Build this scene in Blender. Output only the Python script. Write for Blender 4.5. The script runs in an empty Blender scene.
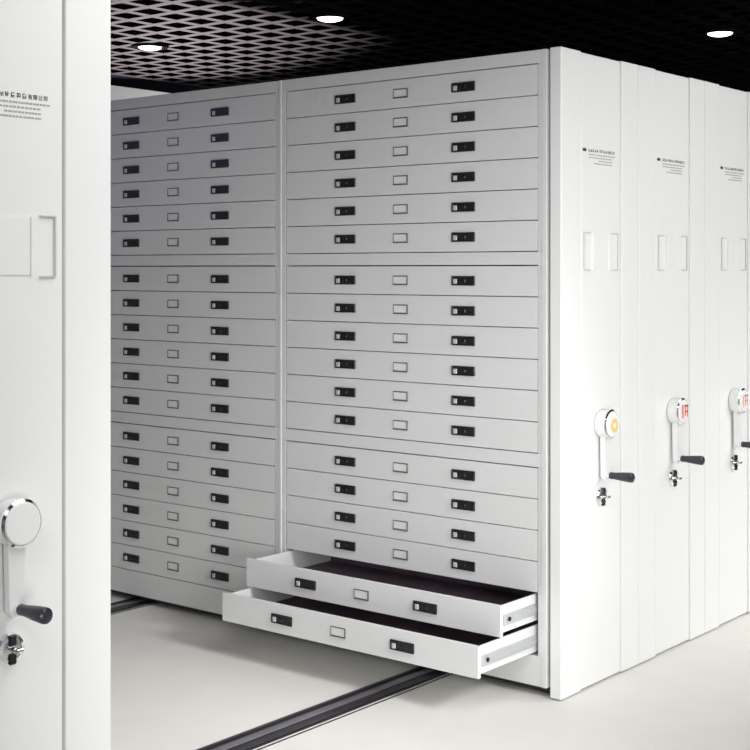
import bpy, bmesh, math, random
from mathutils import Vector, Matrix
random.seed(4)
S = bpy.context.scene
COL = S.collection

# ------------------------------------------------------------------ materials
def mat(name, color, rough=0.5, metal=0.0, noise=0.0, scale=40, bump=0.0, emit=None, strength=0, spec=0.5):
    m = bpy.data.materials.new(name); m.use_nodes = True
    nt = m.node_tree; b = nt.nodes['Principled BSDF']
    b.inputs['Base Color'].default_value = (*color, 1)
    b.inputs['Roughness'].default_value = rough
    b.inputs['Metallic'].default_value = metal
    b.inputs['Specular IOR Level'].default_value = spec
    if noise or bump:
        tc = nt.nodes.new('ShaderNodeTexCoord'); n = nt.nodes.new('ShaderNodeTexNoise')
        n.inputs['Scale'].default_value = scale; n.inputs['Detail'].default_value = 5
        nt.links.new(tc.outputs['Object'], n.inputs['Vector'])
        if noise:
            r = nt.nodes.new('ShaderNodeMix'); r.data_type = 'RGBA'
            r.inputs['A'].default_value = (*[c*(1-noise) for c in color], 1)
            r.inputs['B'].default_value = (*[min(1, c*(1+noise)) for c in color], 1)
            nt.links.new(n.outputs['Fac'], r.inputs['Factor'])
            nt.links.new(r.outputs['Result'], b.inputs['Base Color'])
        if bump:
            bp = nt.nodes.new('ShaderNodeBump'); bp.inputs['Strength'].default_value = bump
            bp.inputs['Distance'].default_value = 0.001
            nt.links.new(n.outputs['Fac'], bp.inputs['Height']); nt.links.new(bp.outputs['Normal'], b.inputs['Normal'])
    if emit:
        b.inputs['Emission Color'].default_value = (*emit, 1); b.inputs['Emission Strength'].default_value = strength
    return m

M = dict(
    white=mat('white_powder_coat', (.83, .835, .825), .42, noise=.012, scale=300, bump=.008),
    body=mat('pale_grey_powder_coat', (.72, .73, .73), .45, noise=.015, scale=300, bump=.03),
    drawer=mat('drawer_powder_coat', (.73, .74, .74), .42, noise=.02, scale=60, bump=.03),
    zinc=mat('zinc_slide', (.62, .64, .65), .35, .6),
    black=mat('black_plastic', (.012, .012, .015), .35),
    handle_square=mat('pale_handle_square', (.55, .55, .53), .4),
    armmetal=mat('pale_satin_metal', (.86, .86, .86), .3, .1),
    chrome=mat('chrome', (.86, .87, .88), .14, 1.0),
    hub=mat('hub_enamel', (.86, .86, .85), .25, 0),
    frame=mat('satin_metal_frame', (.20, .20, .21), .35, .6),
    card=mat('paper_card', (.78, .78, .76), .8),
    dark=mat('dark_steel', (.03, .03, .035), .5, .3),
    grip=mat('dark_grip', (.028, .028, .04), .28),
    ink=mat('black_ink', (.05, .05, .05), .7),
    greyink=mat('grey_ink', (.36, .36, .36), .7),
    gold=mat('gold_mark', (.80, .62, .22), .4),
    red=mat('red_mark', (.78, .16, .08), .5),
    palered=mat('pale_red_mark', (.80, .42, .34), .5),
    floor=mat('cream_floor', (.80, .785, .745), .5, noise=.05, scale=5, bump=.05),
    wall=mat('white_wall', (.82, .82, .80), .8, noise=.02, scale=8, bump=.1),
    ceil=mat('black_ceiling', (.004, .004, .005), .9, noise=.2, scale=6, spec=.05),
    lattice=mat('dark_lattice', (.004, .0036, .0038), .8, noise=.12, scale=3, spec=.02),
    soffit=mat('black_soffit', (.006, .0065, .009), .95, noise=.3, scale=9, spec=.0),
    rail=mat('rail_steel', (.05, .045, .055), .35, .6, noise=.3, scale=12),
    railtop=mat('rail_worn_steel', (.34, .32, .36), .35, .8, noise=.3, scale=14),
    lamp=mat('lamp_lens', (.9, .9, .9), .4, emit=(1, .97, .97), strength=4),
)

# ------------------------------------------------------------------ mesh builder
class MB:
    def __init__(self): self.bm = bmesh.new(); self.mats = []
    def mi(self, m):
        if m not in self.mats: self.mats.append(m)
        return self.mats.index(m)
    def merge(self, t, m, smooth=False):
        i = self.mi(m)
        for f in t.faces: f.material_index = i; f.smooth = smooth
        me = bpy.data.meshes.new('tmp'); t.to_mesh(me); t.free()
        self.bm.from_mesh(me); bpy.data.meshes.remove(me)
    def box(self, m, x0, x1, y0, y1, z0, z1, bev=0, seg=1):
        t = bmesh.new(); bmesh.ops.create_cube(t, size=1)
        for v in t.verts:
            v.co = Vector((x0 if v.co.x < 0 else x1, y0 if v.co.y < 0 else y1, z0 if v.co.z < 0 else z1))
        bmesh.ops.recalc_face_normals(t, faces=t.faces)
        if bev: bmesh.ops.bevel(t, geom=list(t.edges), offset=bev, segments=seg, profile=.6, affect='EDGES')
        self.merge(t, m); return self
    def lathe(self, m, prof, origin, axis, n=40, smooth=True):
        """prof = [(radius, distance along axis)]; closed at both ends"""
        t = bmesh.new(); ax = Vector(axis).normalized()
        a = ax.orthogonal().normalized(); b = ax.cross(a); o = Vector(origin)
        rings = []
        for r, d in prof:
            rings.append([t.verts.new(o + ax*d + (a*math.cos(2*math.pi*k/n) + b*math.sin(2*math.pi*k/n))*max(r, 1e-5)) for k in range(n)])
        for q in range(len(rings)-1):
            for k in range(n):
                t.faces.new((rings[q][k], rings[q][(k+1) % n], rings[q+1][(k+1) % n], rings[q+1][k]))
        t.faces.new(list(reversed(rings[0]))); t.faces.new(rings[-1])
        bmesh.ops.recalc_face_normals(t, faces=t.faces)
        self.merge(t, m, False)
        if smooth:
            pass
        return self
    def prism(self, m, pts, y0, y1, bev=0):
        """outline in XZ extruded along Y"""
        t = bmesh.new()
        A = [t.verts.new((x, y0, z)) for x, z in pts]; B = [t.verts.new((x, y1, z)) for x, z in pts]
        n = len(pts)
        t.faces.new(A); t.faces.new(list(reversed(B)))
        for k in range(n): t.faces.new((A[k], B[k], B[(k+1) % n], A[(k+1) % n]))
        bmesh.ops.recalc_face_normals(t, faces=t.faces)
        if bev: bmesh.ops.bevel(t, geom=list(t.edges), offset=bev, segments=2, profile=.6, affect='EDGES')
        self.merge(t, m); return self
    def build(self, name, parent=None, loc=(0, 0, 0), smooth_angle=None):
        me = bpy.data.meshes.new(name); self.bm.to_mesh(me); self.bm.free()
        for m in self.mats: me.materials.append(m)
        o = bpy.data.objects.new(name, me); COL.objects.link(o)
        o.location = loc
        if smooth_angle:
            for p in me.polygons: p.use_smooth = True
            me.set_sharp_from_angle(angle=math.radians(smooth_angle))
        if parent: o.parent = parent
        return o

def tag(o, label=None, cat=None, group=None, kind=None):
    if label: o['label'] = label
    if cat: o['category'] = cat
    if group: o['group'] = group
    if kind: o['kind'] = kind
    return o
def empty(name, loc):
    e = bpy.data.objects.new(name, None); COL.objects.link(e); e.location = loc; e.empty_display_size = .1
    return e
def copy_to(o, parent, loc=None):
    c = o.copy(); COL.objects.link(c); c.parent = parent
    if loc is not None: c.location = loc
    return c

# ------------------------------------------------------------------ the setting
CEIL = 2.70
b = MB(); b.box(M['floor'], -8, 9, -8, 4.5, -.1, 0)
tag(b.build('floor'), kind='structure', label='cream coloured smooth floor', cat='floor')
b = MB(); b.box(M['wall'], -8, 9, 4.4, 4.5, 0, 3.1)
tag(b.build('wall_back'), kind='structure', label='white wall behind the far end of the cabinets', cat='wall')
b = MB(); b.box(M['wall'], 9, 9.1, -8, 4.5, 0, 3.1)
tag(b.build('wall_right'), kind='structure', label='white wall far to the right of the cabinets', cat='wall')
b = MB(); b.box(M['wall'], -8.1, -8, -8, 4.5, 0, 3.1)
tag(b.build('wall_left'), kind='structure', label='white wall far to the left of the cabinets', cat='wall')
b = MB(); b.box(M['ceil'], -8, 9, -8, 4.4, 3.0, 3.1)
ceiling = tag(b.build('ceiling'), kind='structure', label='black ceiling with an open square grid below it', cat='ceiling')
b = MB()
P = .16
x = -2.4
while x < 7.0:
    b.box(M['lattice'], x-.022, x+.022, -3.0, 3.92, CEIL, CEIL+.022); x += P
y = -2.96
while y < 3.93:
    b.box(M['lattice'], -2.5, 7.1, y-.022, y+.022, CEIL+.0005, CEIL+.0215); y += P
b.build('grid', ceiling)
b = MB(); b.box(M['soffit'], -8, 9, 3.93, 4.4, CEIL+.012, 3.0)
tag(b.build('trim_1'), kind='structure', label='black solid border of the ceiling along the white wall', cat='trim')

# floor rails, set flush in the floor
def rail(y, label):
    r = empty('floor_rail', (0, y, 0))
    tag(r, label, 'rail', 'rails set in the floor for the rolling cabinets')
    b = MB()
    b.box(M['rail'], -6, 2.4, -.065, .065, -.02, .002)
    b.build('rail_bed', r)
    for yy, w in ((.055, .008), (-.05, .009)):
        b = MB(); b.box(M['rail'], -6, 2.4, yy-w, yy+w, .002, .006, .001); b.build('rail_edge', r)
    b = MB(); b.box(M['railtop'], -6, 2.4, -.008, .024, .002, .007, .0015); b.build('rail_head', r)
    b = MB(); b.box(M['rail'], -6, 2.4, -.084, -.078, -.02, .002); b.build('edge_strip', r)
    return r
rail(.572, 'long dark steel floor rail running out from below the open drawers')
rail(2.25, 'dark steel floor rail by the white panel, below the farther drawer bay')

# ------------------------------------------------------------------ lettering
def glyph(b, m, x, z, w, h, y, n=6):
    """an unreadable printed character: a cluster of short strokes"""
    t = .0005
    for k in range(n):
        if random.random() < .55:
            zz = z + h*random.choice((.05, .3, .55, .85)); x0 = x + w*random.uniform(0, .25); x1 = x + w*random.uniform(.7, 1)
            b.box(m, x0, x1, y-t, y, zz, zz+h*.14)
        else:
            xx = x + w*random.choice((.1, .45, .8)); z0 = z + h*random.uniform(0, .2); z1 = z + h*random.uniform(.7, 1)
            b.box(m, xx, xx+w*.14, y-t, y, z0, z1)
CJK = None
def cjk_mesh():
    global CJK
    if CJK is None:
        cu = bpy.data.curves.new('company_suffix', 'FONT'); cu.body = '有限公司'; cu.size = .0125; cu.extrude = .0002
        cu.offset = .0002; cu.space_character = 1.24
        o = bpy.data.objects.new('tmp_text', cu); COL.objects.link(o)
        dg = bpy.context.evaluated_depsgraph_get(); dg.update()
        CJK = bpy.data.meshes.new_from_object(o.evaluated_get(dg))
        bpy.data.objects.remove(o)
    return CJK
def lettering(root, z, y):
    b = MB()
    # emblem-like dark mark at the left
    b.prism(M['ink'], [(.152, z+.001), (.160, z-.004), (.176, z-.004), (.184, z+.001), (.176, z+.008), (.160, z+.008)], y-.0005, y)
    x = .196
    for k in range(9):
        glyph(b, M['ink'], x, z-.004, .0115, .0115, y, 7); x += .0152
    try:
        me = cjk_mesh()
        t = bmesh.new(); t.from_mesh(me)
        R = Matrix.Translation((x, y-.0003, z-.003)) @ Matrix.Rotation(math.pi/2, 4, 'X')
        bmesh.ops.transform(t, matrix=R, verts=t.verts)
        b.merge(t, M['ink'])
    except Exception as e:
        print('text', e)
    # fine print: unreadable rows
    for row, (a, c) in enumerate(((.20, .392), (.20, .368), (.27, .368), (.235, .368))):
        xx = a; zz = z - .0155 - row*.0105
        while xx < c:
            w = random.uniform(.004, .009)
            b.box(M['greyink'], xx, min(c, xx+w), y-.0005, y, zz, zz+.0042)
            xx += w + random.uniform(.0012, .003)
    b.build('lettering', root)

# ------------------------------------------------------------------ end panel and its fittings
PW, PH = .566, 2.30
def end_panel(root, text_z, mark, dz=0):
    w = M['white']
    b = MB()
    b.box(w, .002, PW, .016, .045, .006, PH, .002)               # core
    b.box(w, .0, .137, .0, .0455, .005, PH+.001, .004, 2)         # near stile
    b.box(w, .434, PW+.001, .0, .0455, .005, PH+.001, .004, 2)    # far stile
    b.box(w, .1440, .4285, .004, .02, .008, PH-.002, .002)         # raised middle field
    p = b.build('end_panel', root)
    yf = .004
    # card holder: two bracket rails and two inner ribs
    b = MB(); zt, zb = 1.652-dz, 1.512-dz; c = .283
    for s in (-1, 1):
        xo = c + s*.122
        b.box(M['holder'], xo-.0022, xo+.0022, yf-.006, yf, zb, zt, .001)
        for zz in (zt-.004, zb):
            x0, x1 = sorted((xo, xo - s*.042))
            b.box(M['holder'], x0, x1, yf-.006, yf, zz, zz+.004, .001)
        xi = c + s*.058
        b.box(M['white'], xi-.003, xi+.003, yf-.006, yf, zb+.004, zt-.004, .001)
    b.box(M['white'], c-.055, c+.055, yf-.0025, yf, zb+.006, zt-.006)
    b.build('card_holder', p)
    lettering(p, text_z, yf)
    # crank
    cx_, cz = .283, .953+dz
    b = MB()
    b.lathe(M['hub'], [(.044, 0), (.050, .003), (.052, .008), (.052, .042), (.049, .049), (.044, .053)], (cx_, yf, cz), (0, -1, 0), 48)
    hub = b.build('crank', root, smooth_angle=35)
    b = MB()
    b.lathe(M['chrome'], [(.048, .0505), (.0535, .046), (.0535, .040), (.0525, .038), (.0522, .0405)], (cx_, yf, cz), (0, -1, 0), 48)
    b.build('rim_ring', hub, smooth_angle=35)
    b = MB()
    b.prism(M['armmetal'], [(cx_-.024, cz-.02), (cx_+.024, cz-.02), (cx_+.019, cz-.195), (cx_+.012, cz-.206), (cx_-.012, cz-.206), (cx_-.019, cz-.195)], yf-.030, yf-.010, .003)
    b.build('crank_arm', hub)
    b = MB(); gz = cz-.188
    b.lathe(M['chrome'], [(.011, 0), (.011, .010)], (cx_, yf-.030, gz), (0, -1, 0), 24)
    b.lathe(M['grip'], [(.010, .008), (.013, .014), (.0125, .03), (.0160, .06), (.0185, .094), (.0175, .101), (.012, .105)], (cx_, yf-.030, gz), (0, -1, 0), 28)
    b.build('grip', hub, smooth_angle=40)
    yq = yf-.0532
    if mark == 'gold':
        b = MB(); b.lathe(M['gold'], [(.026, 0), (.026, .0008)], (cx_+.008, yq, cz-.006), (0, -1, 0), 28)
        b.lathe(M['card'], [(.010, .0009), (.010, .0014)], (cx_+.008, yq, cz-.006), (0, -1, 0), 20)
        tag(b.build('hub_mark', hub), 'round gold mark')
    elif mark:
        m = M[mark]; b = MB()
        b.box(m, cx_-.020, cx_-.009, yq-.0008, yq, cz-.026, cz+.026)
        for x0, x1, z0, z1 in ((.002, .010, -.02, .026), (.002, .03, .018, .026), (.022, .03, -.004, .026), (.002, .03, -.004, .003), (.022, .03, -.022, 0)):
            b.box(m, cx_+x0, cx_+x1, yq-.0008, yq, cz+z0, cz+z1)
        tag(b.build('hub_mark', hub), 'red mark' if mark == 'red' else 'pale red mark')
    # lock
    lz = .684
    b = MB()
    b.lathe(M['chrome'], [(.035, 0), (.036, .004), (.033, .010), (.024, .013), (.023, .011), (.012, .012)], (cx_, yf, lz), (0, -1, 0), 36)
    lock = b.build('lock', root, smooth_angle=30)
    b = MB()
    b.box(M['black'], cx_-.010, cx_+.010, yf-.017, yf-.009, lz+.008, lz+.033, .003); b.box(M['black'], cx_-.010, cx_+.010, yf-.017, yf-.009, lz-.033, lz-.008, .003)
    b.build('lock_black_blocks', lock)  # two black blocks, above and below the key
    b = MB()
    b.lathe(M['chrome'], [(.006, .012), (.006, .024), (.004, .026)], (cx_, yf, lz), (0, -1, 0), 18)
    b.box(M['chrome'], cx_-.003, cx_+.016, yf-.034, yf-.022, lz-.004, lz+.004, .0015)
    b.build('key', lock)
    return p
M['shade_sheet'] = mat('dark_plum_shade', (.20, .15, .19), .85, noise=.6, scale=9)  # dark plum colour put in for the shade inside the drawers
M['holder'] = mat('grey_holder', (.60, .60, .59), .4, .15)

# ------------------------------------------------------------------ cabinets
LEN = 2.65
def chassis(root, rails=(.572, 2.25)):
    b = MB(); b.box(M['dark'], .03, PW-.03, .07, LEN-.02, .016, .036)
    b.build('chassis', root)
    for y in rails:
        for x in (.1, PW-.1):
            b = MB(); b.lathe(M['dark'], [(.012, -.012), (.0125, -.006), (.0125, .006), (.012, .012)], (x, y+.008, .0195), (0, 1, 0), 20)
            b.build('wheel', root)

def cabinet(x, label, text_z, mark):
    r = empty('mobile_cabinet', (x, 0, 0))
    tag(r, label, 'cabinet', 'rolling plan-drawer cabinets')
    end_panel(r, text_z, mark, 0 if mark else .012); chassis(r)
    return r

def closed_body(root):
    b = MB(); w = M['body']
    b.box(w, .001, .563, .052, LEN, .036, 2.297, .002)
    b.box(w, -.0005, .564, .052, .092, .036, 2.2975); b.box(w, -.0005, .564, LEN-.05, LEN, .036, 2.2975)
    b.build('body', root)

main = cabinet(0, 'white rolling cabinet with the two pulled-out drawers, gold mark on its crank', 1.948, 'gold')
second = cabinet(.570, 'white rolling cabinet behind the open-drawer one, red mark on its crank', 1.948, 'red')
third = cabinet(1.140, 'white rolling cabinet at the right edge, farthest of the row, pale red crank mark', 1.948, 'palered')
left = cabinet(-2.587, 'white rolling cabinet standing alone at the left edge, across the aisle', 1.901, None)
for r in (second, third, left): closed_body(r)

# carcass of the cabinet whose drawers we see (hollow)
ZT = (2.249, 1.531, .812)      # tops of the three sections
PITCH = .1112
BAYS = (.705, 1.985); HW = .610
b = MB(); w = M['body']
b.box(w, .548, .563, .052, LEN, .036, 2.298)                       # back
b.box(w, 0, .548, .060, LEN, 2.251, 2.298, .001)                   # top
b.box(w, 0, .548, .060, LEN, .036, .143, .001)                     # plinth
b.box(w, 0, .548, .060, .0935, .143, 2.251)                        # side at the panel
b.box(w, -.003, .03, .058, .0785, .036, 2.298, .001)               # edge bead
b.box(w, 0, .548, 2.5965, LEN, .143, 2.251)
b.box(w, 0, .548, 1.3165, 1.3735, .143, 2.251)                     # divider
b.box(w, -.004, .01, 1.338, 1.352, .036, 2.298, .001)              # divider bead
for y0, y1 in ((.0935, 1.3165), (1.3735, 2.5965)):
    b.box(w, 0, .548, y0, y1, 1.534, 1.580); b.box(w, 0, .548, y0, y1, .815, .862)
b.build('body', main)

# drawer prototype
def drawer_mesh():
    b = MB(); w = M['drawer']
    b.box(w, 0, .016, -.607, .607, .0015, .1097, .001)
    b.box(w, .014, .50, -.588, .588, .010, .014)
    for s in (-1, 1):
        y0, y1 = sorted((s*.588, s*.594)); b.box(w, .014, .50, y0, y1, .010, .1045)
    b.box(w, .494, .50, -.588, .588, .010, .095)
    return b
def shade_sheet_mesh():  # sheets added on drawer floor and back to keep the inside dark
    b = MB(); k = M['shade_sheet']
    b.box(k, .0165, .493, -.586, .586, .0145, .024)
    b.box(k, .488, .4935, -.586, .586, .024, .093)
    return b
def handle_mesh():
    b = MB(); k = M['black']
    b.box(k, -.004, .001, -.052, .052, -.0175, .0175, .0015)
    b.box(k, -.007, -.003, -.052, .052, .0125, .0175, .0015); b.box(k, -.007, -.003, -.052, .052, -.0175, -.0135, .0015)
    b.box(k, -.007, -.003, -.052, -.047, -.0175, .0175, .001); b.box(k, -.007, -.003, .047, .052, -.0175, .0175, .001)
    b.box(k, -.008, -.003, -.012, .012, -.006, .006, .002)
    b.box(M['handle_square'], -.0085, -.003, .027, .043, -.0115, .0065, .0015)  # small pale square on the handle
    return b
def label_mesh():
    b = MB(); f = M['frame']
    b.box(f, -.003, .0, -.036, .036, .0145, .0185, .0008); b.box(f, -.0045, .0, -.036, .036, -.0185, -.013, .0008)
    b.box(f, -.004, .0, -.036, -.0305, -.0185, .0185, .0008); b.box(f, -.003, .0, .033, .036, -.0185, .0185, .0008)
    b.box(M['card'], -.001, 0, -.031, .033, -.0135, .015)
    return b
OPEN = {(0, 2, 4): .235, (0, 2, 5): .368}
proto = None
for bay, yc in enumerate(BAYS):
    for sec, zt in enumerate(ZT):
        for row in range(6):
            loc = (.0015 - OPEN.get((bay, sec, row), 0), yc, zt - PITCH*(row+1))
            if proto is None:
                d = drawer_mesh().build('drawer', main, loc)
                hz = .0556
                h1 = handle_mesh().build('drawer_handle', d, (0, .288, hz))
                h2 = copy_to(h1, d, (0, -.286, hz))
                ln = shade_sheet_mesh().build('drawer_shade', d)
                tag(ln, 'dark sheets added as shade inside the drawer')
                lh = label_mesh().build('label_holder', d, (0, .010, hz))
                proto = (d, h1, h2, lh, ln)
            else:
                d = copy_to(proto[0], main, loc)
                for q in proto[1:]: copy_to(q, d)
            if (bay, sec, row) in OPEN:
                for s in (-1, 1):
                    b = MB(); y0, y1 = sorted((s*.594, s*.602))
                    b.box(M['zinc'], .035, .49, y0, y1, .034, .072, .0015)
                    y2, y3 = sorted((s*.602, s*.605))
                    b.box(M['zinc'], .09, .49, y2, y3, .046, .060, .001)
                    b.lathe(M['black'], [(.008, 0), (.008, .004), (.005, .005)], (.062, s*.602, .053), (0, s, 0), 16)
                    tag(b.build('slide', d), 'grey metal slide')

# ------------------------------------------------------------------ ceiling downlights
def downlight(x, y, label):
    r = empty('downlight', (x, y, CEIL)); tag(r, label, 'ceiling light', 'round ceiling downlights')
    b = MB(); b.lathe(M['soffit'], [(.100, .05), (.100, -.004), (.094, -.010), (.070, -.010), (.066, .0)], (0, 0, 0), (0, 0, 1), 36)
    b.build('housing', r, smooth_angle=35)
    b = MB(); b.lathe(M['lamp'], [(.064, -.001), (.058, -.012), (.036, -.019), (.01, -.021)], (0, 0, 0), (0, 0, 1), 32)
    b.build('lens', r, smooth_angle=60)
    return r
downlight(.726, 2.968, 'round ceiling downlight in the pale grid at left, nearest the white wall')
downlight(.700, 1.683, 'round ceiling downlight in the dark ceiling above the drawers')
downlight(2.232, .441, 'round ceiling downlight at right, above the white end panels')

# ------------------------------------------------------------------ light
def area(name, loc, target, sx, sy, power, color=(1, .995, .99), spread=180):
    l = bpy.data.lights.new(name, 'AREA'); l.shape = 'RECTANGLE'; l.size = sx; l.size_y = sy; l.energy = power; l.color = color; l.spread = math.radians(spread)
    o = bpy.data.objects.new(name, l); COL.objects.link(o); o.location = loc
    o.rotation_euler = (Vector(target)-Vector(loc)).to_track_quat('-Z', 'Y').to_euler(); return o
area('overhead_fill', (-1.5, -1.0, 2.66), (-1.5, -.99, 0), 1.5, 1.5, 28)  # unseen lamp added to brighten the floor and drawers
area('fill_low', (-3.2, -3.5, .5), (0, .3, .5), 1.2, .8, 15.5, spread=100)  # added low fill, no such lamp in the room
area('fill_mid', (-2.2, -3.4, 1.3), (0, .6, 1.2), 1, 1, 4.2, spread=45)  # unseen helper lamp, lifts the near drawer bay
area('fill_high', (1.3, -4.5, 2.5), (1.3, 0, 2.1), 2, .6, 14, spread=60)  # invented lamp, brightens the upper end panels
area('fill_over_aisle', (-1.0, -3.0, 2.6), (-1.0, 1.2, 0), 1, .8, 12.5, spread=40)  # out-of-view lamp put in to lighten the aisle
area('fill_right', (2.5, -2.5, 2.6), (2.0, -1, 0), 1.5, 1.5, 35, spread=80)  # no known ceiling lamp; added to brighten the right side
area('fill_left', (-3.5, -1.5, 2.5), (0, .3, .1), 1.5, 1, 3.6, spread=70)
area('cool_tint_fill', (-1.4, 3.3, 2.3), (0, 2.1, 1.95), .6, .4, .4, (.45, .40, 1), spread=110)  # added bluish lamp, tints the farther drawer bay
area('wall_fill', (3.0, 3.4, 2.3), (2.2, 4.4, 2.35), .5, .2, 6, spread=140)  # added lamp hidden behind the cabinets, brightens the back wall
sp = bpy.data.lights.new('grid_fill', 'SPOT'); sp.energy = 1900; sp.spot_size = math.radians(62); sp.spot_blend = .45  # made-up spot behind the cabinets, added to lighten the grid at left
sp.color = (1, .86, .90); sp.shadow_soft_size = .1
so = bpy.data.objects.new('grid_fill', sp); COL.objects.link(so); so.location = (2.0, 4.25, 1.5)
so.rotation_euler = (Vector((.9, 3.2, 2.7))-so.location).to_track_quat('-Z', 'Y').to_euler()

W = bpy.data.worlds.new('World'); S.world = W; W.use_nodes = True
W.node_tree.nodes['Background'].inputs['Color'].default_value = (.93, .94, 1, 1)
W.node_tree.nodes['Background'].inputs['Strength'].default_value = .35

# ------------------------------------------------------------------ camera
cd = bpy.data.cameras.new('camera'); cam = bpy.data.objects.new('camera', cd); COL.objects.link(cam)
cam.location = (-4.12066, -2.51167, 1.51907)
cam.rotation_euler = (math.pi/2, 0, -math.atan2(.77566, .63115))
cd.sensor_width = 36; cd.lens = 36*1362.93/750; cd.shift_y = -(375-269)/750
S.camera = cam
S.view_settings.view_transform = 'Standard'; S.view_settings.look = 'None'
S.view_settings.gamma = 1; S.view_settings.use_curve_mapping = False
S.view_settings.exposure = 0.08
